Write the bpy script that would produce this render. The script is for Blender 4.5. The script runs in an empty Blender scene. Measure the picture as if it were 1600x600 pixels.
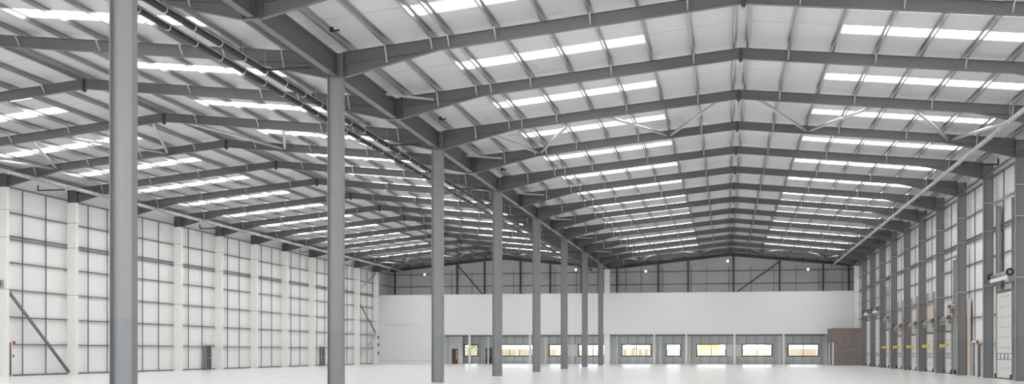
import bpy, math, random
from mathutils import Vector
random.seed(7)
SC = bpy.context.scene
COL = SC.collection
# ------------------------------------------------------------------ helpers
class MB:
    def __init__(s): s.v = []; s.f = []
    def poly(s, pts, faces):
        b = len(s.v); s.v += [tuple(p) for p in pts]; s.f += [tuple(b+i for i in q) for q in faces]; return s
    def box(s, x0, x1, y0, y1, z0, z1):
        return s.poly([(x0,y0,z0),(x1,y0,z0),(x1,y1,z0),(x0,y1,z0),(x0,y0,z1),(x1,y0,z1),(x1,y1,z1),(x0,y1,z1)],
            [(0,3,2,1),(4,5,6,7),(0,1,5,4),(1,2,6,5),(2,3,7,6),(3,0,4,7)])
    def loft(s, A, B):
        n = len(A)
        return s.poly(list(A)+list(B), [tuple(range(n-1,-1,-1)), tuple(range(n,2*n))]+[(i,(i+1)%n,n+(i+1)%n,n+i) for i in range(n)])
    def prism_y(s, xz, y0, y1):
        a = sum(xz[i][0]*xz[(i+1)%len(xz)][1]-xz[(i+1)%len(xz)][0]*xz[i][1] for i in range(len(xz)))
        if a > 0: xz = xz[::-1]
        return s.loft([(x,y1,z) for x,z in xz],[(x,y0,z) for x,z in xz]) if False else s.loft([(x,y0,z) for x,z in xz],[(x,y1,z) for x,z in xz])
    def isec(s, p0, p1, depth, width, tf=.018, tw=.014, up=(0,0,1)):
        p0, p1 = Vector(p0), Vector(p1); d = (p1-p0).normalized(); u = Vector(up); u = (u-d*u.dot(d)).normalized(); w = d.cross(u)
        D, W, t = depth/2, width/2, tw/2
        pr = [(-W,-D),(W,-D),(W,-D+tf),(t,-D+tf),(t,D-tf),(W,D-tf),(W,D),(-W,D),(-W,D-tf),(-t,D-tf),(-t,-D+tf),(-W,-D+tf)]
        A = [p0+w*a+u*b for a,b in pr]; B = [p1+w*a+u*b for a,b in pr]
        b = len(s.v); s.v += [tuple(p) for p in A+B]
        caps = [(0,1,2,11),(11,2,3,10),(10,3,4,9),(9,4,5,8),(8,5,6,7)]
        for c in caps:
            s.f.append(tuple(b+i for i in c[::-1])); s.f.append(tuple(b+12+i for i in c))
        for i in range(12):
            j = (i+1) % 12; s.f.append((b+i,b+j,b+12+j,b+12+i))
        return s
    def tube(s, p0, p1, r, n=12):
        p0, p1 = Vector(p0), Vector(p1); d = (p1-p0).normalized(); u = d.orthogonal().normalized(); w = d.cross(u)
        off = [u*math.cos(2*math.pi*i/n)*r+w*math.sin(2*math.pi*i/n)*r for i in range(n)]
        return s.loft([p0+o for o in off],[p1+o for o in off])
    def bar(s, p0, p1, a, b=None, up=(0,0,1)):
        b = b or a; p0, p1 = Vector(p0), Vector(p1); d = (p1-p0).normalized(); u = Vector(up); u = (u-d*u.dot(d)).normalized(); w = d.cross(u)
        off = [w*x*a/2+u*y*b/2 for x,y in ((-1,-1),(1,-1),(1,1),(-1,1))]
        return s.loft([p0+o for o in off],[p1+o for o in off])
    def ring(s, p, d, r0, r1, half, n=14):
        p, d = Vector(p), Vector(d).normalized(); u = d.orthogonal().normalized(); w = d.cross(u); b = len(s.v)
        for i in range(n):
            q = u*math.cos(2*math.pi*i/n)+w*math.sin(2*math.pi*i/n)
            s.v += [tuple(p+q*r0-d*half), tuple(p+q*r1-d*half), tuple(p+q*r1+d*half), tuple(p+q*r0+d*half)]
        for i in range(n):
            j = (i+1) % n
            for k in range(4):
                l = (k+1) % 4; s.f.append((b+4*i+k,b+4*j+k,b+4*j+l,b+4*i+l))
        return s
    def build(s, name, mat, parent=None, origin=(0,0,0), smooth=False):
        me = bpy.data.meshes.new(name); o = Vector(origin)
        me.from_pydata([tuple(Vector(v)-o) for v in s.v], [], s.f); me.validate()
        if isinstance(mat, (list, tuple)):
            for m in mat: me.materials.append(m)
        else: me.materials.append(mat)
        import bmesh
        bm = bmesh.new(); bm.from_mesh(me); bmesh.ops.recalc_face_normals(bm, faces=bm.faces); bm.to_mesh(me); bm.free()
        if smooth:
            for p in me.polygons: p.use_smooth = len(p.vertices) == 4
        ob = bpy.data.objects.new(name, me); COL.objects.link(ob)
        if parent is not None: ob.parent = parent
        else: ob.location = o
        return ob
def tag(o, label, cat, group=None, kind='thing'):
    o['label'] = label; o['category'] = cat; o['kind'] = kind
    if group: o['group'] = group
    return o
def struct(o, label, cat):
    return tag(o, label, cat, None, 'structure')
def empty(name, loc):
    o = bpy.data.objects.new(name, None); COL.objects.link(o); o.location = loc; o.empty_display_size = .3; return o
def children(o): return [c for c in bpy.data.objects if c.parent == o]
def dup(o, loc, kids, label=None):
    r = o.copy(); COL.objects.link(r); r.location = loc
    if label: r['label'] = label
    for ch, subs in kids:
        c = ch.copy(); COL.objects.link(c); c.parent = r
        for g in subs:
            d = g.copy(); COL.objects.link(d); d.parent = c
    return r
def kids_of(o): return [(c, children(c)) for c in children(o)]
ORD = 'first second third fourth fifth sixth seventh eighth ninth tenth eleventh twelfth thirteenth fourteenth fifteenth sixteenth seventeenth eighteenth'.split()
def nth(i): return ORD[i]
# ------------------------------------------------------------------ materials
def mat(name, col, rough=.5, metal=0, spec=.5):
    m = bpy.data.materials.new(name); m.use_nodes = True; b = m.node_tree.nodes['Principled BSDF']
    b.inputs['Base Color'].default_value = (*col, 1); b.inputs['Roughness'].default_value = rough
    b.inputs['Metallic'].default_value = metal; b.inputs['Specular IOR Level'].default_value = spec
    return m
def nodes(m): return m.node_tree.nodes, m.node_tree.links, m.node_tree.nodes['Principled BSDF']
def geo_xyz(m):
    N, L, b = nodes(m); g = N.new('ShaderNodeNewGeometry'); s = N.new('ShaderNodeSeparateXYZ'); L.new(g.outputs['Position'], s.inputs[0]); return g, s
def math_n(m, op, a, b=None, c=None):
    N, L, _ = nodes(m); n = N.new('ShaderNodeMath'); n.operation = op
    for i, v in enumerate((a, b, c)):
        if v is None: continue
        if isinstance(v, (int, float)): n.inputs[i].default_value = v
        else: L.new(v, n.inputs[i])
    return n.outputs[0]
def mixcol(m, fac, c1, c2):
    N, L, _ = nodes(m); n = N.new('ShaderNodeMix'); n.data_type = 'RGBA'
    if isinstance(fac, (int, float)): n.inputs[0].default_value = fac
    else: L.new(fac, n.inputs[0])
    for i, c in ((6, c1), (7, c2)):
        if isinstance(c, tuple): n.inputs[i].default_value = (*c, 1)
        else: L.new(c, n.inputs[i])
    return n.outputs[2]
def noise(m, vec, scale, detail=3, rough=.5):
    N, L, _ = nodes(m); n = N.new('ShaderNodeTexNoise'); n.inputs['Scale'].default_value = scale; n.inputs['Detail'].default_value = detail
    n.inputs['Roughness'].default_value = rough
    if vec is not None: L.new(vec, n.inputs['Vector'])
    return n.outputs['Fac']
def mapping(m, vec, scale):
    N, L, _ = nodes(m); n = N.new('ShaderNodeMapping'); n.inputs['Scale'].default_value = scale; L.new(vec, n.inputs[0]); return n.outputs[0]
def line(m, coord, period, offset, halfw):
    """1 on a thin line repeated every PERIOD along COORD"""
    a = math_n(m, 'ADD', coord, -offset+period/2); a = math_n(m, 'FLOORED_MODULO', a, period); a = math_n(m, 'ADD', a, -period/2)
    a = math_n(m, 'ABSOLUTE', a); return math_n(m, 'LESS_THAN', a, halfw)
def setcol(m, out): N, L, b = nodes(m); L.new(out, b.inputs['Base Color'])

M = {}
# painted structural steel, a bluer band of paint below 2.43 m
GREY = (.130, .130, .133)
m = M['steel'] = mat('grey_painted_steel', GREY, .45); g, s = geo_xyz(m)
n = noise(m, g.outputs['Position'], .8, 4)
setcol(m, mixcol(m, math_n(m, 'MULTIPLY', n, .5), GREY, (.108, .108, .110)))
COLG = (.228, .228, .232)
m = M['column'] = mat('grey_column_paint', COLG, .42); g, s = geo_xyz(m)
n = noise(m, mapping(m, g.outputs['Position'], (2, 2, .35)), 1.2, 4)
up = mixcol(m, math_n(m, 'MULTIPLY', n, .5), COLG, (.192, .192, .196))
setcol(m, mixcol(m, math_n(m, 'LESS_THAN', s.outputs[2], 2.43), up, (.195, .203, .210)))
M['dark_steel'] = mat('dark_grey_steel', (.10, .098, .097), .5)
M['bolt'] = mat('dark_bolts', (.05, .05, .05), .5)
M['galv'] = mat('galvanised_steel', (.40, .40, .405), .28, .85)
M['galv_dull'] = mat('dull_galvanised_rail', (.20, .20, .20), .5, .3)
M['rod'] = mat('grey_rail_strut', (.13, .13, .13), .5, .3)
M['tube'] = mat('grey_brace_tube', (.5, .5, .505), .36, .4)
M['pipe'] = mat('dark_plastic_pipe', (.035, .033, .033), .4)
M['pipe_grey'] = mat('grey_pipe', (.33, .33, .33), .35)
M['clip'] = mat('pale_pipe_clip', (.6, .6, .6), .4, .5)
M['black'] = mat('black_plastic', (.012, .012, .013), .45)
M['white'] = mat('white_paint', (.74, .74, .73), .5)
M['plaster'] = mat('white_office_boarding', (.78, .785, .795), .6)
M['door_dark'] = mat('dark_grey_door', (.06, .065, .075), .4)
M['red'] = mat('red_plastic', (.45, .03, .025), .4)
M['yellow'] = mat('yellow_paint', (.72, .48, .05), .45)
M['brown'] = mat('brown_timber_door', (.16, .075, .025), .4)
M['ply'] = mat('pale_plywood', (.62, .53, .46), .6)
M['skirt'] = mat('brown_grey_base_angle', (.16, .15, .14), .6)
M['chrome'] = mat('bright_metal', (.7, .7, .7), .25, 1)
# boxed white columns: board joints at 5.65, 9 and 10.7 m
m = M['casing'] = mat('white_column_casing', (.83, .825, .805), .55); g, s = geo_xyz(m); z = s.outputs[2]
f = None
for zz in (5.62, 8.95, 10.72):
    l = math_n(m, 'LESS_THAN', math_n(m, 'ABSOLUTE', math_n(m, 'ADD', z, -zz)), .018)
    f = l if f is None else math_n(m, 'MAXIMUM', f, l)
setcol(m, mixcol(m, f, (.83, .825, .805), (.30, .30, .30)))
# ribbed liner walls: a shallow rib every 0.25 m, panel joint every metre
def liner(name, col, axis, dark):
    m = mat(name, col, .5); g, s = geo_xyz(m); c = s.outputs[axis]
    l1 = line(m, c, .25, 0, .012); l2 = line(m, c, 1.0, 0, .012)
    f = math_n(m, 'ADD', math_n(m, 'MULTIPLY', l1, .25), math_n(m, 'MULTIPLY', l2, .45))
    n = noise(m, g.outputs['Position'], .5, 3)
    base = mixcol(m, math_n(m, 'MULTIPLY', n, .35), col, tuple(q*.93 for q in col))
    setcol(m, mixcol(m, f, base, dark)); return m
M['liner_y'] = liner('white_wall_liner_side', (.86, .855, .845), 1, (.60, .60, .59))
M['liner_x'] = liner('grey_wall_liner_end', (.80, .765, .75), 0, (.54, .52, .51))
# roof liner: ribs run down the slope
m = M['roof'] = mat('white_roof_liner', (.70, .70, .70), .32); g, s = geo_xyz(m); c = s.outputs[1]
f = math_n(m, 'ADD', math_n(m, 'MULTIPLY', line(m, c, .5, .1, .015), .22), math_n(m, 'MULTIPLY', line(m, c, 4.0, 2.3, .02), .0))
n = noise(m, mapping(m, g.outputs['Position'], (.12, 1.6, 1)), 1.0, 4)
f2 = line(m, c, 8.0, 58.554+1.5, .022); f3 = line(m, c, 8.0, 58.554+4.56, .022)
f = math_n(m, 'ADD', f, math_n(m, 'MULTIPLY', math_n(m, 'MAXIMUM', f2, f3), .75))
base = mixcol(m, n, (.64, .64, .637), (.575, .575, .575))
setcol(m, mixcol(m, f, base, (.2, .2, .2)))
# polished concrete floor
m = M['floor'] = mat('pale_polished_concrete', (.74, .735, .72), .3); g, s = geo_xyz(m); N, L, b = nodes(m)
n1 = noise(m, mapping(m, g.outputs['Position'], (.05, .35, 1)), 1.0, 5, .6); n2 = noise(m, g.outputs['Position'], .6, 5)
c1 = mixcol(m, n1, (.80, .798, .788), (.825, .822, .812)); c2 = mixcol(m, math_n(m, 'MULTIPLY', n2, .18), c1, (.765, .76, .745))
j = math_n(m, 'MAXIMUM', line(m, s.outputs[1], 16, 58.55, .012), line(m, s.outputs[0], 15.5, .6, .012))
setcol(m, mixcol(m, math_n(m, 'MULTIPLY', j, .15), c2, (.35, .35, .34)))
r = math_n(m, 'MULTIPLY_ADD', n2, .10, .17); L.new(r, b.inputs['Roughness'])
# blockwork
m = M['block'] = mat('grey_brown_blockwork', (.2, .17, .16), .85); N, L, b = nodes(m); g, s = geo_xyz(m)
cmb = N.new('ShaderNodeCombineXYZ'); L.new(math_n(m, 'ADD', s.outputs[0], s.outputs[1]), cmb.inputs[0]); L.new(s.outputs[2], cmb.inputs[1])
br = N.new('ShaderNodeTexBrick'); L.new(cmb.outputs[0], br.inputs[0]); br.inputs['Scale'].default_value = 1
br.inputs['Brick Width'].default_value = .45; br.inputs['Row Height'].default_value = .225; br.inputs['Mortar Size'].default_value = .012
br.inputs['Color1'].default_value = (.25, .205, .19, 1); br.inputs['Color2'].default_value = (.19, .155, .146, 1); br.inputs['Mortar'].default_value = (.27, .245, .235, 1)
L.new(br.outputs['Color'], b.inputs['Base Color'])
# studded inner lining below the offices
m = M['stud'] = mat('grey_green_sheathing', (.36, .385, .375), .6); g, s = geo_xyz(m); N, L, b = nodes(m)
n = noise(m, mapping(m, g.outputs['Position'], (1.2, 1, .15)), 1.0, 2)
l1 = line(m, s.outputs[0], 1.2, .3, .10); l2 = line(m, s.outputs[0], 1.2, .62, .03)
f = math_n(m, 'ADD', math_n(m, 'MULTIPLY', l1, .5), math_n(m, 'MULTIPLY', l2, .4))
base = mixcol(m, n, (.64, .67, .66), (.54, .565, .56)); setcol(m, mixcol(m, f, base, (.28, .295, .295)))
# dock door sheet with horizontal section joints
m = M['dock'] = mat('white_sectional_door', (.66, .66, .63), .45); g, s = geo_xyz(m)
setcol(m, mixcol(m, math_n(m, 'MULTIPLY', line(m, s.outputs[2], .6, .05, .012), .5), (.66, .66, .63), (.3, .3, .3)))
# rooflight: translucent panel lit by the sky outside
def emit(name, col, st):
    m = bpy.data.materials.new(name); m.use_nodes = True; N = m.node_tree.nodes; N.clear(); o = N.new('ShaderNodeOutputMaterial'); e = N.new('ShaderNodeEmission')
    e.inputs[0].default_value = (*col, 1); e.inputs[1].default_value = st; m.node_tree.links.new(e.outputs[0], o.inputs[0]); return m
M['rooflight'] = emit('daylit_translucent_rooflight', (1, 1, 1), 5.0)
M['lamp'] = emit('lit_floodlight_lens', (1, .98, .95), .9)
def glass(name, tint, gl):
    m = bpy.data.materials.new(name); m.use_nodes = True; N = m.node_tree.nodes; L = m.node_tree.links; N.clear(); o = N.new('ShaderNodeOutputMaterial')
    t = N.new('ShaderNodeBsdfTransparent'); t.inputs[0].default_value = (*tint, 1); q = N.new('ShaderNodeBsdfGlossy'); q.inputs['Roughness'].default_value = .03
    x = N.new('ShaderNodeMixShader'); x.inputs[0].default_value = gl; L.new(t.outputs[0], x.inputs[1]); L.new(q.outputs[0], x.inputs[2]); L.new(x.outputs[0], o.inputs[0]); return m
M['glass'] = glass('window_glass', (.95, .97, .96), .06)
M['door_glass'] = mat('frosted_door_glass', (.62, .68, .70), .15)
M['fence'] = mat('tan_timber_hoarding', (.36, .28, .20), .7)
M['grass'] = mat('dusty_ground_outside', (.30, .29, .27), .9)
M['leaf'] = mat('green_leaves', (.20, .30, .07), .7)
M['bark'] = mat('brown_bark', (.12, .08, .05), .9)
M['far_wall'] = mat('pale_far_cladding', (.50, .53, .57), .7)
M['far_dark'] = mat('far_window_dark', (.15, .17, .2), .4)
# ------------------------------------------------------------------ the place
H = 1.584; Y0 = 58.554
def K(k): return Y0+8*k
XV = -14.853; XR = 16.1; XL = -45.93          # valley row centre, outer faces of the side columns
RI, LI = 15.52, -45.28                         # inner faces of the side columns
AR, AL = .634, -30.337                         # ridges
YE = 155.0; YN = -4.0; YO = 148.6
ZT = 14.70; SLOPE = .1; RD = .47               # rafter top at ridge, pitch, rafter depth
def zr(d): return ZT-SLOPE*d                   # rafter top at distance d from ridge
PUR = .215                                     # purlin depth
WL, WRX = -46.2, 16.3                          # liner planes
# floor, ground
struct(MB().box(WL-.3, WRX+.3, YN, YE+.25, -.3, 0).build('floor', M['floor']), 'pale polished concrete warehouse floor', 'floor')
struct(MB().box(-140, 110, YE+.26, 300, -.5, -.05).build('ground', M['grass']), 'pale bare ground outside beyond the far windows', 'ground')
# side walls
def zroof(d): return zr(d)+PUR+.01
struct(MB().box(WL-.2, WL, YN, YE, 0, zroof(15.86)+.1).build('wall_left', M['liner_y']), 'long white ribbed liner wall behind white boxed columns', 'wall')
struct(MB().box(WRX, WRX+.2, YN, YE, 0, zroof(15.66)+.1).build('wall_right', M['liner_y']), 'white ribbed liner wall behind grey columns and dock doors', 'wall')
struct(MB().box(WL+.003, WL+.10, YN, 147.5, .0, .10).build('baseboard_left', M['skirt']), 'brown-grey base angle along foot of white wall', 'baseboard')
# roof slopes with openings for the rooflights
LA, LB = (1.5, 2.45), (4.56, 5.74)            # the two strips of a bay, metres past the nearer frame
LBAYS = list(range(-4, 11))
def slope_cells(ridge, sgn, dend, l0, l1):
    mb = MB()
    def cell(d0, d1, y0, y1):
        A = [(ridge+sgn*d0, y0, zroof(d0)), (ridge+sgn*d1, y0, zroof(d1)), (ridge+sgn*d1, y0, zroof(d1)+.1), (ridge+sgn*d0, y0, zroof(d0)+.1)]
        mb.loft(A, [(p[0], y1, p[2]) for p in A])
    cell(0, l0, YN, YE); cell(l1, dend, YN, YE)
    ys = YN
    for k in LBAYS:
        for a, b in (LA, LB):
            cell(l0, l1, ys, K(k)+a); ys = K(k)+b
    cell(l0, l1, ys, YE); return mb
SL = [('valley slope of the right roof', AR, -1, 14.95, 3.86, 11.55, 'ceiling_right_valley_side'),
      ('wall slope of the right roof', AR, 1, 15.66, 3.86, 12.75, 'ceiling_right_wall_side'),
      ('valley slope of the left roof', AL, 1, 14.95, 3.86, 11.55, 'ceiling_left_valley_side'),
      ('wall slope of the left roof', AL, -1, 15.86, 3.86, 12.75, 'ceiling_left_wall_side')]
for lab, ridge, sg, dend, l0, l1, nm in SL:
    struct(slope_cells(ridge, sg, dend, l0, l1).build(nm, M['roof']), 'white liner underside, '+lab, 'ceiling')
    pr = None
    for i, k in enumerate(LBAYS):
        for (a, b), w in ((LA, 'nearer'), (LB, 'farther')):
            y0, y1 = K(k)+a+.004, K(k)+b-.004; d0, d1 = l0+.004, l1-.004
            org = (ridge+sg*d0, y0, zroof(d0))
            if pr is None or (a, b) != pr[1]:
                pass
            A = [(ridge+sg*d0, y0, zroof(d0)+.03), (ridge+sg*d1, y0, zroof(d1)+.03), (ridge+sg*d1, y0, zroof(d1)+.06), (ridge+sg*d0, y0, zroof(d0)+.06)]
            o = MB().loft(A, [(p[0], y1, p[2]) for p in A]).build('rooflight', M['rooflight'], origin=org)
            tag(o, f'{w} white rooflight strip, {nth(len(LBAYS)-1-i)} bay from the far end, {lab}', 'rooflight', 'rooflight strips')
# valley gutter
o = MB().box(XV-.62, XV+.62, YN, YE-.05, 13.40, 13.46).build('ceiling_valley_gutter', M['roof']); struct(o, 'gutter lining over the column row between the two roofs', 'ceiling')
# purlins: continuous Z-section lines on top of the rafters
def purlin(x, d, sg, lab):
    z0 = zr(d)+.004; t = .01; w = .08
    A = [(x, 0, z0), (x+sg*w, 0, z0-SLOPE*w), (x+sg*w, 0, z0-SLOPE*w+t), (x+sg*t, 0, z0+t), (x+sg*t, 0, z0+PUR-.008), (x-sg*w, 0, z0+PUR-.008+SLOPE*w*.9), (x-sg*w, 0, z0+PUR-.018+SLOPE*w*.9), (x, 0, z0+PUR-.018)]
    y0, y1 = 18.0, YE-.06
    mb = MB(); n = len(A); P = [(p[0], y0, p[2]) for p in A]+[(p[0], y1, p[2]) for p in A]
    mb.poly(P, [(0,1,2,3),(0,3,4,7),(7,4,5,6),(n,n+3,n+2,n+1),(n,n+7,n+4,n+3),(n+7,n+6,n+5,n+4)]+[(i,(i+1)%n,n+(i+1)%n,n+i) for i in range(n)])
    o = mb.build('roof_purlin', M['galv'], origin=(x, y0, z0)); tag(o, lab, 'purlin', 'roof purlins')
DV = [.24, 2.0, 3.8, 5.57, 7.36, 9.15, 10.95, 11.62, 13.4, 14.85]
DW = [.24, 2.0, 3.8, 5.57, 7.36, 9.17, 10.97, 12.83, 14.67]
for lab, ridge, sg, dend, l0, l1, nm in SL:
    for i, d in enumerate(DV if 'valley' in lab else DW):
        purlin(ridge+sg*d, d, sg, f'galvanised purlin line, {nth(i)} down from the ridge, {lab}')
# rafters
FR = list(range(-5, 12))
def make_rafter(ridge, sg, dend, stays, dpur, label):
    """one slope of one portal frame at Y=0: I-section, haunch, bolted plates, stays to the purlins"""
    ang = math.sqrt(1+SLOPE*SLOPE)
    def P(d, dz=0, y=0): return (ridge+sg*d, y, zr(d)+dz)
    org = P(dend); B = .20
    mb = MB(); D, W, t, tf = RD, B/2, .006, .018
    def sect(d): # vertical-cut I profile
        x = ridge+sg*d; z = zr(d)
        return [(x,-W,z-D),(x,W,z-D),(x,W,z-D+tf),(x,t,z-D+tf),(x,t,z-tf),(x,W,z-tf),(x,W,z),(x,-W,z),(x,-W,z-tf),(x,-t,z-tf),(x,-t,z-D+tf),(x,-W,z-D+tf)]
    A, Bp = sect(.030), sect(dend-.035); b = len(mb.v); mb.v += A+Bp
    for c in [(0,1,2,11),(11,2,3,10),(10,3,4,9),(9,4,5,8),(8,5,6,7)]:
        mb.f.append(tuple(b+i for i in c)); mb.f.append(tuple(b+12+i for i in c))
    for i in range(12): mb.f.append((b+i, b+(i+1)%12, b+12+(i+1)%12, b+12+i))
    root = mb.build('roof_rafter', M['steel'], origin=org); tag(root, label, 'rafter', 'portal frame rafters')
    hl = 3.5; dh = dend-.035; hb = MB()
    z_e = 12.2+.018; a0 = (ridge+sg*dh, zr(dh)-D); a1 = (ridge+sg*(dend-hl), zr(dend-hl)-D)
    hb.prism_y([(a0[0], a0[1]-.001), (a0[0], z_e), (a1[0], a1[1]-.001)], -t, t)
    hb.prism_y([(a0[0], z_e), (a0[0], z_e-.018), (a1[0]-sg*.05, a1[1]-.028), (a1[0]-sg*.25, a1[1]+.02), (a1[0], a1[1]-.001)], -W, W)
    hb.build('haunch', M['steel'], root, org)
    ep = MB(); x = ridge+sg*dend; x0, x1 = sorted((x, x-sg*.03)); ep.box(x0, x1, -.11, .11, 12.19, zr(dend)+.0)
    for i in range(8):
        for y in (-.075, .075): ep.bar((x-sg*.03, y, 12.29+i*.1), (x-sg*.085, y, 12.29+i*.1), .05)
    ep.build('mounting_plate', M['dark_steel'], root, org)
    ap = MB(); x0, x1 = sorted((ridge+sg*.003, ridge+sg*.028)); ap.box(x0, x1, -.11, .11, ZT-D-.13, ZT-.002)
    for i in range(5):
        for y in (-.08, .08): ap.bar((ridge+sg*.029, y, ZT-.06-i*.115), (ridge+sg*.085, y, ZT-.06-i*.115), .055)
    ap.build('apex_plate', M['bolt'], root, org)
    for d in stays:
        x = ridge+sg*(d-.0); hz = zr(d)-D
        if d > dend-hl: hz -= (d-(dend-hl))/hl*(zr(dh)-D-12.2)
        MB().tube((x, -.47, zr(d)-.04), (x, -.115, hz+.05), .030, 8).build('rafter_stay', M['tube'], root, org, True)
    return root, kids_of(root), org
SV = [2.0, 5.57, 9.15, 10.95, 11.62, 13.4]; SW = [2.0, 5.57, 9.17, 12.83]
SPEC = [('valley-side rafter of the right roof', AR, -1, 15.487-.31, SV, DV), ('wall-side rafter of the right roof', AR, 1, RI-AR-.005, SW, DW),
        ('valley-side rafter of the left roof', AL, 1, 15.484-.31, SV, DV), ('wall-side rafter of the left roof', AL, -1, AL-LI-.005, SW, DW)]
for lab, ridge, sg, dend, st, dp in SPEC:
    L0 = lambda k: f'grey haunched steel {lab}, {nth(11-k)} frame from the far gable'
    root, kids, org = make_rafter(ridge, sg, dend, st, dp, L0(FR[0]))
    root.location = (org[0], K(FR[0]), org[2])
    for k in FR[1:]: dup(root, (org[0], K(k), org[2]), kids, L0(k))
# valley columns and stubs
def make_col(x0, x1, name, m, z0=0, ztop=13.13, stays=()):
    """I-section column, web in the plane of the frame; origin at its base"""
    xc = (x0+x1)/2; root = MB().isec((xc,0,z0), (xc,0,ztop), x1-x0, .30, .022, .014, up=(1,0,0)).build(name, m, origin=(xc,0,z0))
    for za in (max(12.18, z0), ztop-.025): MB().box(x0+.023, x1-.023, -.149, .149, za, za+.022).build('stiffener', m, root, (xc,0,z0))
    return root, xc
root, xc = make_col(XV-.305, XV+.305, 'steel_column', M['column']); 
CK = [-4, -2, 0, 2, 4, 6, 8, 10]; CO = ['nearest and widest', 'second', 'third', 'fourth', 'fifth', 'sixth', 'seventh', 'farthest and slimmest']
tag(root, '', 'column', 'free-standing row of grey columns'); ck = kids_of(root)
for i, k in enumerate(CK):
    lab = f'{CO[i]} free-standing grey steel column of the row between the two bays'
    if i == 0: root['label'] = lab; root.location = (xc, K(k), 0)
    else: dup(root, (xc, K(k), 0), ck, lab)
root, xc = make_col(XV-.305, XV+.305, 'valley_frame_stub', M['steel'], 12.18); tag(root, '', 'stub', 'stubs on the valley girders'); ck = kids_of(root)
for i, k in enumerate([-5, -3, -1, 1, 3, 5, 7, 9, 11]):
    lab = f'short grey steel stub joining valley rafters between columns, {nth(8-i)} from the far end'
    if i == 0: root['label'] = lab; root.location = (xc, K(k), 12.18)
    else: dup(root, (xc, K(k), 12.18), ck, lab)
# valley girders: one between each column and the next stub
pr = None
for k in range(-5, 11):
    lab = f'deep grey valley girder above the column row, {nth(10-k)} length from the far end'
    if pr is None:
        g0 = MB().isec((XV,.155,12.66), (XV,7.845,12.66), .86, .28, .022, .014).build('valley_girder', M['steel'], origin=(XV,.155,12.66)); tag(g0, lab, 'girder', 'valley girders')
        for y, yb in ((.156, .174), (7.825, 7.80)):
            ep = MB().box(XV-.13, XV+.13, y, y+.018, 12.26, 13.06)
            for i in range(8): ep.bar((XV+.06, yb, 12.36+i*.09), (XV+.06, yb+.025, 12.36+i*.09), .04)
            ep.build('mounting_plate', M['dark_steel'], g0, (XV,.155,12.66))
        pr = (g0, kids_of(g0)); g0.location = (XV, K(k)+.155, 12.66)
    else: dup(pr[0], (XV, K(k)+.155, 12.66), pr[1], lab)
# knee braces from girder to rafter on the stub frames
pr = None
for i, k in enumerate([-3, -1, 1, 3, 5, 7, 9]):
    lab = f'pale knee brace from valley girder to right-hand rafter, {nth(6-i)} from the far end'
    if pr is None:
        pr = MB().bar((XV+.17,-2.0,12.9), (XV+1.9,-.17,12.98), .09, .09).build('knee_brace', M['tube'], origin=(XV,0,12.9)); tag(pr, lab, 'brace', 'valley knee braces'); pr.location = (XV, K(k), 12.9)
    else:
        o = pr.copy(); COL.objects.link(o); o.location = (XV, K(k), 12.9); o['label'] = lab
# right wall columns with stays to the rails
root, xc = make_col(RI, XR, 'wall_column', M['column']); tag(root, '', 'column', 'grey columns of the right wall')
for z in (5.65, 9.0, 10.7):
    MB().bar((RI+.02,-.13,z), (XR+.03,-.05,z), .06, .06).build('column_stay', M['tube'], root, (xc,0,0))
ck = kids_of(root)
for i, k in enumerate(range(0, 11)):
    lab = f'grey steel column standing against right wall, {nth(10-k)} from the blockwork room'
    if i == 0: root['label'] = lab; root.location = (xc, K(k), 0)
    else: dup(root, (xc, K(k), 0), ck, lab)
o = MB().box(RI, XR, K(11)-.17, K(11)+.17, 0, 12.17).build('boxed_column', M['casing'], origin=(xc,K(11),0)); tag(o, 'white boxed column at the right wall rising behind the blockwork room', 'column')
MB().isec((xc,K(11),12.175), (xc,K(11),13.08), XR-RI-.004, .28, .022, .014, up=(1,0,0)).build('steel_head', M['steel'], o, (xc,K(11),0))
# left wall columns: white boarded casing, bare grey head
xc = (LI+XL)/2
root = MB().box(XL, LI, -.17, .17, 0, 12.17).build('boxed_column', M['casing'], origin=(xc,0,0)); tag(root, '', 'column', 'white boxed columns of the left wall')
MB().isec((xc,0,12.175), (xc,0,13.08), LI-XL-.004, .28, .022, .014, up=(1,0,0)).build('steel_head', M['steel'], root, (xc,0,0))
ck = kids_of(root)
for i, k in enumerate(range(0, 12)):
    lab = f'white boxed column against left wall, {nth(11-k)} from the white office front'
    if i == 0: root['label'] = lab; root.location = (xc, K(k), 0)
    else: dup(root, (xc, K(k), 0), ck, lab)
# wall rails and the struts between them
RZ = [(2.08, 'lowest'), (3.88, 'second'), (5.66, 'third'), (7.46, 'fourth'), (8.98, 'lower of the close pair'), (9.20, 'upper of the close pair'), (10.72, 'second highest'), (12.38, 'topmost')]
for z, w in RZ:
    for side, x0, x1, y0, y1 in (('left', WL+.004, WL+.155, 40, YE-.05), ('right', WRX-.155, WRX-.004, 50, YE-.05)):
        mb = MB()
        if side == 'right': 
            x0, x1 = x0, x1
        mb.box(x0, x1, y0, y1, z-.03, z-.022); lip = (x1-.008, x1) if side == 'left' else (x0, x0+.008); bk = (x0, x0+.008) if side == 'left' else (x1-.008, x1)
        mb = MB().prism_y([(lip[0], z+.03), (lip[0], z-.03), (bk[0], z-.03), (bk[0], z+.03), (bk[1], z+.03), (bk[1], z-.02), (lip[1], z-.02), (lip[1], z+.03)], y0, y1) if False else MB().box(x0, x1, y0, y1, z-.035, z+.035)
        o = mb.build('wall_rail', M['galv_dull'], origin=(x0, y0, z)); tag(o, f'grey horizontal sheeting rail along the {side} wall, {w}', 'rail', f'{side} wall rails')
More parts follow.
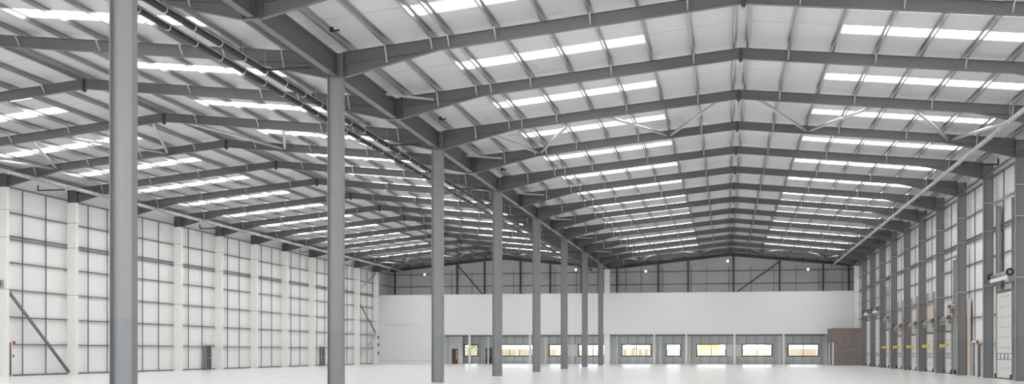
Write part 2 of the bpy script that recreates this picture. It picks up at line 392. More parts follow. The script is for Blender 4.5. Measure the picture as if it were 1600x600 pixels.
DOORS = [(69.6,73.3,5.4),(82.9,85.5,4.0),(87.5,89.75,5.3),(94.85,97.7,5.3),(103.05,105.65,5.3),(111.4,113.9,5.3),(119.6,121.8,4.0),(127.0,130.2,5.4),(134.9,138.2,5.4)]
def strut(side, y, lab):
    z0 = .11
    if side == 'right':
        for a, b, h in DOORS:
            if a-.25 < y < b+.25: z0 = h
    x = WL+.19 if side == 'left' else WRX-.178
    o = MB().box(x-.028, x+.028, y-.03, y+.03, z0, 12.34).build('rail_strut', M['rod'], origin=(x, y, .1)); tag(o, lab, 'strut', f'{side} wall rail struts')
for k in range(1, 12):
    for f_, w in ((2.67, 'nearer'), (5.33, 'farther')):
        if k < 11: strut('left', K(k)+f_, f'{w} thin vertical strut in left wall bay, {nth(11-k)} column bay from the far end')
        if k < 10: strut('right', K(k)+f_, f'{w} thin vertical strut in right wall bay, {nth(10-k)} column bay from the office')
# eaves tubes between right wall columns
pr = None
for k in range(0, 11):
    lab = f'pale eaves tie between right wall columns, {nth(10-k)} from the far gable'
    if pr is None:
        pr = MB().bar((RI+.1,.16,12.34), (RI+.1,7.84,12.34), .12, .14).build('eaves_rail', M['galv'], origin=(RI+.1,.16,12.34)); tag(pr, lab, 'tie', 'eaves ties'); pr.location = (RI+.1, K(k)+.16, 12.34)
    else:
        o = pr.copy(); COL.objects.link(o); o.location = (RI+.1, K(k)+.16, 12.34); o['label'] = lab
# roof bracing zigzag
def brace(p, q, r, lab, name='brace_tube', grp='roof bracing tubes', mt='tube'):
    p, q = Vector(p), Vector(q); mid = (p+q)/2; o = MB().tube(p, q, r, 12).build(name, M[mt], origin=mid, smooth=True); tag(o, lab, 'brace', grp)
def zline(ridge, x): return zr(abs(x-ridge))-.30
ND = {AR: ([-12.5, -10.7, -7.7], [-6.2, -3.2, -.2], [1.45, 4.53, 7.4], [8.9, 12.1, 14.6]),}
ND[AL] = tuple([AL-(c-AR), AL-(b-AR), AL-(a-AR)] for a, b, c in ND[AR][::-1])
WD = ['leftmost', 'second from left', 'third from left', 'rightmost']
for k, wh in ((0, 'near'), (10, 'far')):
    for ridge, rn in ((AR, 'right'), (AL, 'left')):
        for j, (a, b, c) in enumerate(ND[ridge]):
            for (p, q, w) in ((a, b, 'left'), (c, b, 'right')):
                e = .16 if p < q else -.16
                brace((p, K(k)+.2, zline(ridge, p)), (q-e*.5, K(k+1)-.2, zline(ridge, q)), .085, f'{w} tube of the {WD[j]} roof bracing V, {wh} braced bay, {rn} roof')
# left wall bracing
XB = -45.6
brace((XB, K(1)+.34, 5.66), (XB, K(2)-.55, .2), .11, 'thick grey diagonal tube leaning down the left wall near the edge', grp='left wall bracing', mt='galv_dull')
y0, y1 = K(10)+.35, K(11)-.35
brace((XB, y0, 9.3), (XB, y1, 11.9), .09, 'pale upper diagonal tube in last left wall bay beside the office', grp='left wall bracing')
brace((XB, y0, 8.1), (XB, y1, 4.2), .09, 'dark middle diagonal tube in last left wall bay beside the office', grp='left wall bracing', mt='galv_dull')
brace((XB, y0, .5), (XB, y1, 3.9), .09, 'pale lower diagonal tube in last left wall bay beside the office', grp='left wall bracing')
# rainwater pipes hung along the roof
def pipe(x, z, r, y0, y1, m, lab, ridge, sg, step=4.0, rail=True):
    root = MB().tube((x,y0,z), (x,y1,z), r, 16).build('drain_pipe', M[m], origin=(x,y0,z), smooth=True); tag(root, lab, 'pipe', 'hung drain pipes')
    if rail: MB().box(x-.025, x+.025, y0, y1, z+r+.03, z+r+.07).build('support_rail', M['clip'], root, (x,y0,z))
    y = y0+1.2; i = 0; d = abs(x-ridge); top = zr(d)+PUR
    cl, hg = MB(), MB()
    while y < y1-.5:
        cl = MB().ring((x,y,z), (0,1,0), r+.002, r+.018, .03); cl.build('pipe_clip', M['clip'], root, (x,y0,z))
        if i % 2 == 0 and not any(K(b) < y < K(b+1) for b in (0, 10)) and abs((y-Y0+1) % 8-1) > .4: MB().tube((x,y,z+r+.07), (x,y,top-.0), .007, 5).build('hanger', M['clip'], root, (x,y0,z))
        i += 1; y += step/2
    return root
pipe(-17.2, 12.25, .105, 24, 149.5, 'pipe', 'thick dark drain pipe hung beside the column row, nearer the columns', AL, 1)
pipe(-18.1, 12.30, .095, 24, 150.5, 'pipe', 'thick dark drain pipe hung beside the column row, farther from the columns', AL, 1)
pipe(13.1, 12.38, .085, 36, 150, 'pipe_grey', 'grey drain pipe hung below the eaves along the right wall', AR, 1)
pipe(-43.0, 12.52, .085, 50, 150, 'pipe_grey', 'grey drain pipe hung below the eaves along the left wall', AL, -1)
# branch pipes
def branch(pts, r, lab):
    mb = MB()
    for a, b in zip(pts, pts[1:]): mb.tube(a, b, r, 10)
    o = mb.build('hanging_branch_pipe', M['pipe'], origin=pts[0], smooth=True); tag(o, lab, 'pipe', 'branch drain pipes')
for i, k in enumerate(range(-4, 11, 2)):
    y = K(k)-1.9
    branch([(XV-.35,y,12.16), (XV-2.2,y,12.16)], .05, f'short black branch pipe from valley to hung drain, {nth(7-i)} from the far end')
for i, k in enumerate(range(1, 11, 3)):
    branch([(13.25,K(k)+3.0,12.30), (15.3,K(k)+3.0,12.30), (15.3,K(k)+3.0,12.62)], .05, f'black branch pipe at right eaves, {nth(3-i)} from the far end')
    branch([(-43.15,K(k)+3.0,12.36), (-45.1,K(k)+3.0,12.36), (-45.1,K(k)+3.0,12.70)], .05, f'black branch pipe at left eaves, {nth(3-i)} from the far end')
# black gutter outlets beside the valley girder and at the right eaves
def outlet(x, y, z, lab, grp):
    root = MB().tube((x,y,z), (x,y,z+.16), .07, 10).build('hanging_gutter_outlet', M['black'], origin=(x,y,z)); tag(root, lab, 'outlet', grp)
    MB().bar((x,y,z+.02), (x+.22,y+.18,z+.10), .06).build('spout', M['black'], root, (x,y,z))
for i, k in enumerate((-3, -1, 1, 3, 5)):
    outlet(XV+.95, K(k)+4.8, 13.08, f'black gutter outlet above valley girder, {nth(i)} from the camera', 'valley gutter outlets')
for i, k in enumerate((1, 2, 3, 4, 5)):
    x, y = 15.85, K(k)+1.6
    root = MB().box(x-.12, x+.12, y-.1, y+.1, 12.72, 12.98).build('eaves_outlet', M['black'], origin=(x,y,12.7)); tag(root, f'small black outlet box under right eaves, {nth(i)} bay from the right edge', 'outlet', 'eaves outlets')
    MB().box(x-.10, x+.10, y-.13, y-.101, 12.60, 12.72).build('bracket', M['clip'], root, (x,y,12.7))
# ------------------------------------------------------------------ gable
def cells(mb, xs, zs, holes, y0, y1):
    xs = sorted(set(xs+[h[i] for h in holes for i in (0, 1)])); zs = sorted(set(zs+[h[i] for h in holes for i in (2, 3)]))
    for i in range(len(xs)-1):
        for j in range(len(zs)-1):
            cx, cz = (xs[i]+xs[i+1])/2, (zs[j]+zs[j+1])/2
            if not any(h[0] < cx < h[1] and h[2] < cz < h[3] for h in holes): mb.box(xs[i], xs[i+1], y0, y1, zs[j], zs[j+1])
    return mb
WIN = [(-35.58,-33.54,1), (-30.6,-24.92,4), (-23.72,-21.65,1), (-19.72,-15.63,2), (-13.82,-9.78,2), (-7.87,-5.87,1), (-3.85,.09,2), (2.09,6.06,2), (7.99,12.02,2)]
struct(cells(MB(), [WL, WRX], [0, 3.95], [(a,b,.98,2.67) for a,b,_ in WIN], YE-.02, YE+.2).build('wall_back_lower', M['stud']), 'grey-green studded lining wall with windows below the offices', 'wall')
mb = MB().prism_y([(WL,3.96),(XV,3.96),(XV,zroof(15.48)+.05),(AL,zroof(0)+.05),(WL,zroof(15.86)+.05)], YE, YE+.2)
mb.prism_y([(XV,3.96),(WRX,3.96),(WRX,zroof(15.66)+.05),(AR,zroof(0)+.05),(XV,zroof(15.48)+.05)], YE, YE+.2)
struct(mb.build('wall_back', M['liner_x']), 'grey-brown far gable wall above the offices', 'wall')
for i, (a, b, n) in enumerate(WIN):
    fr = MB(); y0, y1 = YE-.05, YE+.16; z0, z1 = .98, 2.67; t = .13
    fr.box(a+.003, b-.003, y0, y1, z0+.003, z0+t); fr.box(a+.003, b-.003, y0, y1, z1-t, z1-.003); fr.box(a+.003, a+t, y0, y1, z0+t, z1-t); fr.box(b-t, b-.003, y0, y1, z0+t, z1-t)
    w = (b-a)/n
    for q in range(1, n): fr.box(a+q*w-.03, a+q*w+.03, y0+.04, y1, z0+t, z1-t)
    root = fr.build(f'window_{i+1}', M['black'], origin=((a+b)/2, YE, z0)); struct(root, 'dark-framed window in the wall below the offices', 'window')
    for q in range(n): MB().box(a+q*w+.031 if q else a+t, a+(q+1)*w-.031 if q < n-1 else b-t, YE+.05, YE+.06, z0+t, z1-t).build('pane', M['glass'], root, ((a+b)/2, YE, z0))
for i, (a, b) in enumerate(((-21.65,-19.72), (.09,2.09))):
    o = MB().box(a+.01, b-.01, YE-.06, YE-.03, 1.06, 2.58).build('infill_panel', M['casing'], origin=(a,YE-.05,.98))
    tag(o, ('pale grey infill panel between windows, behind the farthest columns', 'pale grey infill panel between windows, right of centre')[i], 'panel', 'window infill panels')
# gable posts, rafters, rails, braces
GP = [(-45.4,'left corner'), (-36.49,'second from left'), (-32.6,'third from left'), (-27.6,'fourth from left'), (-23.5,'fifth from left'), (-19.2,'sixth from left'), (-14.4,'beside the boxed column'), (-8.85,'fifth from the right corner'), (-4.94,'fourth from the right corner'), (1.01,'third from the right corner'), (6.96,'second from the right corner'), (12.5,'next to the right corner'), (15.72,'right corner')]
for x, w in GP:
    d = min(abs(x-AR), abs(x-AL)); zt = zr(d)-.44
    o = MB().isec((x,YE-.30,9.32), (x,YE-.30,zt), .26, .2, .014, .01, up=(0,1,0)).build('gable_frame_post', M['dark_steel'], origin=(x,YE-.30,9.32)); tag(o, f'dark grey gable post above the offices, {w}', 'post', 'gable posts')
for ridge, sg, dend, w in ((AR,-1,15.4,'valley side of right roof'), (AR,1,15.6,'wall side of right roof'), (AL,1,15.4,'valley side of left roof'), (AL,-1,15.7,'wall side of left roof')):
    o = MB().isec((ridge+sg*.03,YE-.30,zr(0)-.21), (ridge+sg*dend,YE-.30,zr(dend)-.21), .38, .18, .014, .01).build('gable_rafter', M['dark_steel'], origin=(ridge,YE-.3,zr(0)))
    tag(o, f'dark grey rafter on top of the gable posts, {w}', 'rafter', 'gable rafters')
for z, w in ((10.66,'lower'), (12.35,'upper')):
    o = MB().box(WL+.2, WRX-.2, YE-.15, YE-.01, z-.04, z+.04).build('gable_rail', M['dark_steel'], origin=(WL,YE-.1,z)); tag(o, f'{w} dark sheeting rail across the far gable', 'rail', 'gable rails')
brace((-36.25,YE-.5,13.4), (-32.75,YE-.5,9.4), .07, 'dark diagonal brace on the gable, left roof', 'gable_brace', 'gable braces', 'dark_steel')
brace((6.85,YE-.5,13.4), (1.3,YE-.5,9.4), .07, 'dark diagonal brace on the gable, right roof', 'gable_brace', 'gable braces', 'dark_steel')
for i in range(1, 22):
    x = -46+i*2.9
    if min(abs(x-p) for p, _ in GP) < .5: x += .9
    zt = min(zr(min(abs(x-AR), abs(x-AL)))-.46, 12.9)
    for (za, zb) in ((9.35, 10.60),): pass
    o = MB().box(x-.025, x+.025, YE-.20, YE-.155, 9.33, zt).build('gable_frame_strut', M['rod'], origin=(x,YE-.18,9.33)); tag(o, f'thin vertical strut on the far gable, {nth(i-1) if i<=18 else ["nineteenth","twentieth","last"][i-19]} from the left', 'strut', 'gable struts')
for (x, z, w) in ((-41.05,12.34,'far left'), (-19.94,12.73,'left of the farthest column'), (-10.53,12.4,'right of the boxed column'), (.26,13.61,'under the right ridge'), (10.57,12.38,'near the right corner')):
    y = YE-.56
    root = MB().box(x-.17, x+.17, y, y+.12, z-.17, z+.17).build('wall_mounted_floodlight', M['white'], origin=(x,y,z)); tag(root, f'small white square floodlight on the far gable, {w}', 'light', 'gable floodlights')
    MB().box(x-.16, x+.16, y-.01, y-.001, z-.16, z+.16).build('lens', M['lamp'], root, (x,y,z)); MB().box(x-.03, x+.03, y+.121, y+.2, z-.05, z+.05).build('bracket', M['black'], root, (x,y,z))
# ------------------------------------------------------------------ office block over the undercroft
mb = MB().box(WL+.16, WRX-.16, YO, YO+.15, 3.87, 9.19); mb.box(WL+.16, -37.2, YO, YO+.15, 0, 3.869)
struct(mb.build('wall_office_front', M['plaster']), 'plain white boarded office front at the far end', 'wall')
struct(MB().box(WL+.16, WRX-.16, YO+.151, YE-.45, 9.0, 9.15).build('ceiling_office_top', M['plaster']), 'flat top of the office block', 'ceiling')
struct(MB().box(WL+.16, WRX-.16, YO+.151, YE-.03, 3.86, 3.94).build('ceiling_undercroft', M['plaster']), 'pale soffit over the undercroft', 'ceiling')
struct(MB().box(WL+.17, WRX-.17, YO-.03, YO+.002, 9.195, 9.24).build('trim_1', M['white']), 'white capping along the office front', 'trim')
struct(MB().box(WL+.17, -37.2, YO-.02, YO-.002, .42, .46).build('trim_2', M['far_wall']), 'thin grey joint low on the office front', 'trim')
struct(MB().box(-37.2, -37.05, YO+.151, 152, 0, 3.85).build('wall_undercroft_left', M['plaster']), 'white wall closing the undercroft at left', 'wall')
struct(cells(MB(), [-37.04, -35.1], [0, 3.85], [(-36.62,-35.72,0,2.05)], 152.01, 152.13).build('wall_undercroft_return', M['plaster']), 'white wall holding the brown door', 'wall')
root = MB().box(-36.6, -35.74, 152.03, 152.08, .01, 2.03).build('door_1', M['brown'], origin=(-36.2,152.05,0)); struct(root, 'brown timber door with a narrow glass panel', 'door')
MB().box(-35.98, -35.86, 152.015, 152.029, .6, 1.85).build('vision_panel', M['door_glass'], root, (-36.2,152.05,0)); MB().bar((-36.5,152.0,1.0), (-36.38,152.0,1.0), .03).build('door_handle', M['chrome'], root, (-36.2,152.05,0))
root = MB().box(-32.5, -31.6, YE-.08, YE-.03, .01, 2.15).build('door_2', M['door_dark'], origin=(-32,YE,0)); struct(root, 'dark glazed door in the wall below the offices', 'door')
MB().box(-32.4, -31.7, YE-.09, YE-.081, .9, 2.0).build('door_pane', M['far_dark'], root, (-32,YE,0)); MB().bar((-32.4,YE-.11,1.0), (-32.3,YE-.11,1.0), .03).build('door_handle', M['chrome'], root, (-32,YE,0))
FC = [(-33.4,'left of centre beside first window'), (-25.27,'in front of the four-light window'), (-9.03,'third from the right end'), (-4.97,'between single and yellow-lit windows'), (1.11,'in front of infill panel'), (7.19,'nearest the blockwork room')]
for x, w in FC:
    o = MB().isec((x,YO+.14+.151,0), (x,YO+.14+.151,3.85), .24, .24, .02, .02).build('undercroft_column', M['white'], origin=(x,YO+.3,0)) if False else MB().box(x-.13, x+.13, YO+.16, YO+.42, 0, 3.85).build('undercroft_column', M['white'], origin=(x,YO+.3,0))
    tag(o, f'slim white post under the office front, {w}', 'column', 'undercroft front posts')
x = -15.14
o = MB().box(x-.35, x+.35, YO+.16, YO+.86, 0, 3.85).build('boxed_post', M['casing'], origin=(x,YO+.5,0)); tag(o, 'wide white boxed post under the office front beside the farthest grey column', 'column')
o = MB().box(x-.35, x+.35, YO+.3, YO+1.0, 9.16, 12.9).build('boxed_post', M['casing'], origin=(x,YO+.5,9.16)); tag(o, 'white boxed column rising above the office front beside farthest grey column', 'column')
for i, x in enumerate((-31.4, -23.6, -20.0, -14.1, -8.4, -4.6, 6.8)):
    o = MB().box(x-.09, x+.09, YO+2.6, YO+2.78, 0, 3.85).build('rear_post', M['white'], origin=(x,YO+2.7,0)); tag(o, f'slender pale post set back under the offices, {nth(i)} from the left', 'column', 'undercroft rear posts')
for i, y in enumerate((YO+1.5, YO+4.2)):
    o = MB().isec((-37.0,y,3.76), (12.4,y,3.76), .16, .14).build('soffit_frame_beam', M['column'], origin=(-37,y,3.7)); tag(o, ('nearer', 'farther')[i]+' dark steel beam under the undercroft soffit', 'beam', 'soffit beams')
struct(MB().box(12.25, 12.8, 150.9, 151.0, 0, 3.85).build('wall_undercroft_right', M['door_glass']), 'pale glazed partition beside the blockwork room', 'wall')
o = MB().box(-45.2, -41.1, YO-.12, YO-.005, 5.28, 5.36).build('wall_mounted_trunking', M['white'], origin=(-45,YO,5.3)); tag(o, 'thin white trunking running across the office front at left', 'trunking')
# blockwork room
bx0, bx1, by0, by1, bz = 12.87, WRX-.16, 142.8, YO-.02, 4.4
class SK(MB):                                   # the left face of the room runs slightly askew
    def build(s, *a, **k):
        s.v = [(x-(y-by0)/(by1-by0)*.34 if x < 13.2 else x, y, z) for x, y, z in s.v]; return MB.build(s, *a, **k)
mb = SK(); mb.box(bx0, bx1, by0, by0+.2, 0, bz); mb.box(bx0+.2, 15.45, by0+.2, by1, bz-.2, bz)
hol = [(143.6,145.0,0,2.75), (146.8,148.0,0,2.75)]

ys = sorted({by0+.2, by1, *[h[i] for h in hol for i in (0, 1)]}); zs = [0, 2.75, bz]
for i in range(len(ys)-1):
    for j in range(2):
        cy = (ys[i]+ys[i+1])/2
        if j == 0 and any(h[0] < cy < h[1] for h in hol): continue
        mb.box(bx0, bx0+.2, ys[i], ys[i+1], zs[j], zs[j+1])
room = mb.build('blockwork_room', M['block'], origin=(bx0,by0,0)); tag(room, 'grey-brown blockwork room in the corner in front of the office', 'enclosure')
for h in hol:
    dr = SK().box(bx0+.05, bx0+.11, h[0]+.01, h[1]-.01, .01, 2.73).build('door', M['white'], room, (bx0,by0,0))
    SK().box(bx0+.035, bx0+.049, h[0]+.15, h[1]-.15, 1.05, 2.6).build('glazing', M['white'], dr, (bx0,by0,0))
SK().box(bx0-.03, bx1, by0-.03, by0+.25, bz, bz+.05).box(bx0-.03, bx0+.25, by0+.251, by1, bz, bz+.05).build('coping', M['skirt'], room, (bx0,by0,0))
# ------------------------------------------------------------------ doors and fittings of the left wall
n = 2; YD3 = 127.2
for yc, w in ((67.32, 'nearest the camera'), (97.1, 'middle one of three'), (YD3, 'farthest from the camera')):
    n += 1; xw = WL+.2
    fr = MB(); fr.box(xw, xw+.12, yc-.62, yc-.5, 0, 2.2); fr.box(xw, xw+.12, yc+.5, yc+.62, 0, 2.2); fr.box(xw, xw+.12, yc-.62, yc+.62, 2.201, 2.32)
    root = fr.build(f'door_{n}', M['white'], origin=(xw,yc,0)); struct(root, f'dark grey escape door in the left wall, {w}', 'door')
    lf = MB().box(xw+.02, xw+.07, yc-.49, yc+.49, .02, 2.19).build('door_leaf', M['door_dark'], root, (xw,yc,0))
    MB().bar((xw+.10,yc-.4,1.05), (xw+.10,yc+.4,1.05), .05).build('push_bar', M['chrome'], lf, (xw,yc,0))
    MB().box(xw+.121, xw+.2, yc-.75, yc-.62, .02, 2.2).build('jamb_cover', M['rod'], root, (xw,yc,0)) if n > 3 else None
    o = MB().box(xw, xw+.04, yc+.75, yc+1.05, 2.12, 2.3).build('escape_sign', M['red'], origin=(xw,yc+.9,2.2)); tag(o, f'small red sign beside left wall door, {w}', 'sign', 'red signs')
    root = MB().box(xw, xw+.07, yc+.8, yc+.92, 1.25, 1.4).build('wall_mounted_call_point', M['red'], origin=(xw,yc+.86,1.3)); tag(root, f'red fire alarm call point beside left wall door, {w}', 'call point', 'fire call points')
    MB().box(xw+.071, xw+.078, yc+.83, yc+.89, 1.29, 1.36).build('call_button', M['white'], root, (xw,yc+.86,1.3))
o = MB().box(-45.75, -45.45, K(1)-.42, K(1)-.19, 5.7, 6.2).build('wall_mounted_control_box', M['pipe_grey'], origin=(-45.6,K(1)-.3,5.7)); tag(o, 'dark box high on the leftmost white column, cut by the edge', 'box')
MB().box(-45.70, -45.5, K(1)-.45, K(1)-.421, 5.8, 6.1).build('cover', M['dark_steel'], o, (-45.6,K(1)-.3,5.7))
for i, z in enumerate((1.2, 2.3, 3.3)):
    o = MB().box(LI+.005, LI+.12, K(11)-.35, K(11)-.1, z, z+.45).build('wall_mounted_switch_box', M['dark_steel'], origin=(LI,K(11)-.2,z)); tag(o, ['lowest','middle','top'][i]+' of three small dark boxes up the column beside the office', 'box', 'column switch boxes')
# ------------------------------------------------------------------ right wall doors
XD = WRX-.235                                   # inner face of the door leaves
def door(y0, y1, h, nwin, lab, guide_top, shaft_z, big=False, wz=(1.13, 1.51), shaft_y=None):
    yc = (y0+y1)/2; org = (XD, yc, 0); root = empty('sectional_shutter', org); tag(root, lab, 'door', 'sectional doors of the right wall')
    leaf = MB().box(XD, XD+.05, y0, y1, .06, h).build('door_leaf', M['dock'], root, org)
    dots = MB()
    for i in range(1, int((h-.05)/.6)+1):
        for y in [y0+(y1-y0)*q for q in (.25, .5, .75)]: dots.box(XD-.012, XD-.002, y-.05, y+.05, .05+i*.6-.03, .05+i*.6+.03)
    dots.build('hinge_row', M['rod'], leaf, org)
    w = (y1-y0)/nwin
    for i in range(nwin):
        a = y0+i*w
        fr = MB(); t = .04; p, q = a+.10*w, a+w-.10*w
        fr.box(XD-.02, XD-.002, p, q, wz[0], wz[0]+t); fr.box(XD-.02, XD-.002, p, q, wz[1]-t, wz[1]); fr.box(XD-.02, XD-.002, p, p+t, wz[0]+t, wz[1]-t); fr.box(XD-.02, XD-.002, q-t, q, wz[0]+t, wz[1]-t)
        f_ = fr.build('window_frame', M['door_dark'], leaf, org); 
        MB().box(XD-.012, XD-.003, p+t, q-t, wz[0]+t, wz[1]-t).build('window_pane', M['white'], root, org)
    MB().box(XD-.03, XD+.06, y0, y1, .0, .058).build('bottom_seal', M['black'], root, org)
    gw = .28 if h == 3.0 else .10
    for y in (y0-.02-gw, y1+.02):
        MB().box(XD-.06, XD+.08, y, y+gw, 0, guide_top).build('guide_track', M['galv'], root, org)
        MB().box(XD-.14, XD-.061, y-.0, y+.10, 0, .30).build('guide_shoe', M['black'], root, org)
    MB().box(XD-.02, XD+.08, y0-.02, y1+.02, h+.02, h+.14).build('head_rail', M['rod'], root, org)
    s0, s1 = shaft_y or (y0-.35, y1+.35); xs = XD-.33
    sh = MB().tube((xs,s0,shaft_z), (xs,s1,shaft_z), .11 if big else .085, 12).build('spring_shaft', M['galv'], root, org, True)
    for y in (s0+.02, s1-.10): MB().tube((xs,y,shaft_z), (xs,y+.08,shaft_z), .22 if big else .14, 16).build('cable_drum', M['black'], sh, org)
    MB().box(xs-.10, xs+.10, s0+.2, s1-.2, shaft_z-.36 if big else shaft_z-.2, shaft_z-.16 if big else shaft_z-.12).build('shaft_beam', M['white'] if big else M['galv'], root, org)
    for y in (s0+.1, s1-.2): MB().box(xs-.05, XD-.062, y, y+.05, shaft_z-.5, shaft_z-.05).build('shaft_bracket', M['galv'], root, org)
    return root
door(69.6, 73.3, 5.09, 4, 'tall white sectional door with four windows, nearest at the right edge', 10.4, 6.10, True, shaft_y=(68.7, 73.5))
o = MB().box(XD-.03, XD+.07, 72.6, 73.25, 5.3, 10.3).build('track_post', M['column'], origin=(XD,72.6,5.3)); tag(o, 'grey steel post above the nearest tall door', 'post', 'door track posts')
o = MB().bar((WRX-.5,67.8,10.46), (WRX-.5,73.6,10.46), .1, .12).build('track_header_rail', M['galv'], origin=(WRX-.5,69.2,10.58)); tag(o, 'pale header bar above the nearest tall door', 'rail')
door(82.9, 85.5, 3.73, 3, 'white sectional door mostly hidden behind column, beside the tall dark guide', 8.3, 4.82, shaft_y=(83.3, 86.4))
o = MB().box(XD, XD+.07, 85.75, 87.12, .32, 8.15).build('tall_guide', M['column'], origin=(XD,85.8,.32)); tag(o, 'tall grey guide panel between two dock doors', 'post')
o = MB().bar((WRX-.5,84.0,8.27), (WRX-.5,89.7,8.27), .1, .12).build('track_header_rail', M['galv'], origin=(WRX-.5,85.4,8.42)); tag(o, 'pale header bar above the tall grey guide panel', 'rail')
DK = [(87.5, 89.75), (94.85, 97.7), (103.05, 105.65), (111.4, 113.9)]
for i, (a, b) in enumerate(DK):
    door(a, b, 3.0, 3, f'white dock door with small windows and plywood above, {nth(i)} dock from the right', 6.35 if i else 3.7, 4.02 if i else 4.1, shaft_y=(a-1.6, b-.1) if i else (86.6, 90.1))
    p0, p1 = a+.0, b-.0
    o = MB().box(XD+.01, XD+.05, p0, p1, 3.18, 5.2).build('plywood_panel', M['ply'], origin=(XD,a,3.15)); tag(o, f'pale plywood panel above dock door, {nth(i)} dock from the right', 'panel', 'plywood panels')
for i, y in enumerate((88.3, 96.1, 104.2, 112.5, 120.6)):
    x = XD-.34; root = MB().box(x-.14, x+.14, y+.75, y+1.1, 1.92, 2.18).build('hanging_dock_light', M['yellow'], origin=(x,y,2.0)); tag(root, f'yellow dock light on its arm across a dock door, {nth(i)} from the right', 'lamp', 'dock lights')
    MB().bar((x,y-.8,2.06), (x,y+.749,2.04), .09).build('arm', M['yellow'], root, (x,y,2.0)); MB().box(x-.08, x+.08, y-1.1, y-.801, 1.97, 2.16).build('arm_base', M['yellow'], root, (x,y,2.0)); MB().tube((x-.16,y+.95,1.98), (x-.142,y+.95,1.98), .09, 12).build('lens', M['door_glass'], root, (x,y,2.0))
door(119.6, 121.8, 3.74, 2, 'white door with yellow dock light, fifth from the right', 8.2, 5.0, shaft_y=(118, 121.6))
o = MB().bar((WRX-.5,116.0,8.4), (WRX-.5,121.3,8.4), .1, .12).build('track_header_rail', M['galv'], origin=(WRX-.5,118.6,8.5)); tag(o, 'pale header bar above the fifth dock door', 'rail')
door(127.0, 130.2, 5.1, 4, 'tall white sectional door, second from the blockwork room', 9.8, 6.15, True, shaft_y=(125.6, 129.9))
door(134.9, 138.2, 5.1, 4, 'tall white sectional door next to the blockwork room', 9.8, 6.15, True, shaft_y=(133.6, 138.0))
o = MB().box(XD+.04, XD+.07, 81.3, 82.35, 0, 5.15).build('plywood_panel', M['ply'], origin=(XD,81.4,.1)); tag(o, 'tall narrow plywood strip behind the third grey column from the right', 'panel', 'plywood panels')
# escape door in the right wall
n += 1; yc = 79.6; xw = WRX-.21
fr = MB(); fr.box(xw-.12, xw, yc-.64, yc-.5, 0, 2.2); fr.box(xw-.12, xw, yc+.5, yc+.62, 0, 2.2); fr.box(xw-.12, xw, yc-.62, yc+.62, 2.201, 2.32)
root = fr.build(f'door_{n}', M['white'], origin=(xw,yc,0)); struct(root, 'dark grey escape door in the right wall', 'door')
lf = MB().box(xw-.07, xw-.02, yc-.49, yc+.49, .02, 2.19).build('door_leaf', M['door_dark'], root, (xw,yc,0)); MB().bar((xw-.1,yc-.4,1.05), (xw-.1,yc+.4,1.05), .05).build('push_bar', M['chrome'], lf, (xw,yc,0))
o = MB().box(xw-.10, xw-.02, 78.5, 78.9, 2.12, 2.36).build('escape_sign', M['red'], origin=(xw,78.7,2.2)); tag(o, 'small red sign beside the right wall escape door', 'sign', 'red signs')
o = MB().box(xw-.14, xw-.04, 77.9, 78.3, 0, 2.1).build('door_side_panel', M['rod'], origin=(xw,78,.1)); tag(o, 'narrow grey panel standing beside the right wall escape door', 'panel')
# ------------------------------------------------------------------ outside the far windows
for i in range(24):
    x0 = -62+i*4.2
    o = MB(); o.box(x0, x0+4.1, 180, 180.06, -.05, 2.02); o.box(x0+.02, x0+.14, 180.06, 180.18, -.05, 2.1)
    o = o.build('fence_panel', M['fence'], origin=(x0,180,-.05)); tag(o, f'tan timber hoarding panel outside, {(ORD+["nineteenth","twentieth","twenty-first","twenty-second","twenty-third","last"])[i]} from the left', 'fence', 'hoarding outside')
cx, cy = -4.4, 188
root = MB().box(cx, cx+3.4, cy, cy+2.4, 1.0, 2.75).build('yellow_container', M['yellow'], origin=(cx,cy,-.05)); tag(root, 'yellow site container seen through the window beyond the hoarding', 'container')
for q in range(9): MB().box(cx+.1+q*.38, cx+.2+q*.38, cy-.05, cy-.002, 1.05, 2.7).build('rib', M['yellow'], root, (cx,cy,-.05))
MB().box(cx+.2, cx+3.2, cy+.2, cy+2.2, -.05, .998).build('skid', M['dark_steel'], root, (cx,cy,-.05))
for i, (x0, x1, y, h) in enumerate(((-17.5,-13.5,215,4.0), (.8,3.4,200,3.4), (8,26,240,6.5), (-40,-22,250,5.0))):
    root = MB().box(x0, x1, y, y+6, -.05, h).build('distant_shed', M['far_wall'], origin=(x0,y,-.05)); tag(root, ['small pale shed beyond the hoarding, behind the columns','narrow pale cabin beyond the hoarding, right of the yellow container','long pale shed far beyond the right window','long pale shed far beyond the left windows'][i], 'building', 'sheds outside')
    MB().box(x0-.2, x1+.2, y-.2, y+6.2, h, h+.25).build('roof_edge', M['far_dark'], root, (x0,y,-.05)); MB().box(x0+.5, x0+1.5, y-.03, y-.002, 1.2, 2.4).build('shed_window', M['far_dark'], root, (x0,y,-.05))
import bmesh
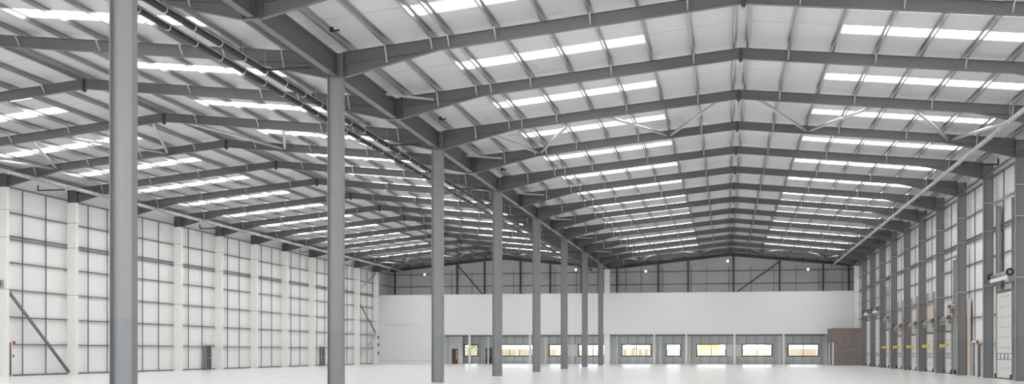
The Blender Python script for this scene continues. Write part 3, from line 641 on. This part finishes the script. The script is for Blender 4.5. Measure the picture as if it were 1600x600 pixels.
for i, (tx, ty, hh) in enumerate(((-45.5, 205, 4.6), (-42.2, 207, 4.2))):
    root = MB().tube((tx,ty,-.05), (tx,ty,hh*.5), .14, 8).build('young_tree', M['bark'], origin=(tx,ty,-.05)); tag(root, ('left', 'right')[i]+' green tree outside beyond the leftmost window', 'tree', 'trees outside')
    mb = MB()
    for q in range(380):
        a, b_, r = random.uniform(0, 6.283), random.uniform(-1, 1), random.random()**.4
        c_ = Vector((tx+1.7*r*math.cos(a)*math.sqrt(1-b_*b_), ty+1.7*r*math.sin(a)*math.sqrt(1-b_*b_), hh*.68+1.4*r*b_)); u = Vector((random.uniform(-1,1), random.uniform(-1,1), random.uniform(-1,1))).normalized(); w = u.orthogonal().normalized(); sz = random.uniform(.16, .3)
        mb.poly([c_-u*sz, c_+w*sz*.5, c_+u*sz, c_-w*sz*.5], [(0,1,2,3)])
    mb.build('foliage', M['leaf'], root, (tx,ty,-.05))
# ------------------------------------------------------------------ light, camera, view
sun = bpy.data.lights.new('sun', 'SUN'); sun.energy = 4.5; sun.angle = .02; so = bpy.data.objects.new('sun', sun); COL.objects.link(so)
so.rotation_euler = (math.radians(-38), 0, math.radians(14)); so.location = (0, -20, 60)
w = bpy.data.worlds.new('overcast_sky'); SC.world = w; w.use_nodes = True
bg = w.node_tree.nodes['Background']; bg.inputs[0].default_value = (.97, .985, 1, 1); bg.inputs[1].default_value = 2.8
cam = bpy.data.cameras.new('camera'); co = bpy.data.objects.new('camera', cam); COL.objects.link(co); SC.camera = co
co.location = (0, 0, H); co.rotation_euler = (math.pi/2, 0, math.radians(10.5363)); cam.sensor_width = 36; cam.lens = 1795.11*36/1600; cam.shift_y = 250.1/1600; cam.clip_end = 600
SC.view_settings.view_transform = 'Standard'; SC.view_settings.look = 'None'; SC.view_settings.gamma = 1; SC.view_settings.exposure = .6; SC.view_settings.use_curve_mapping = False
cy = SC.cycles; cy.use_denoising = True; cy.max_bounces = 10; cy.diffuse_bounces = 7; cy.glossy_bounces = 4; cy.transparent_max_bounces = 12; cy.sample_clamp_indirect = 10
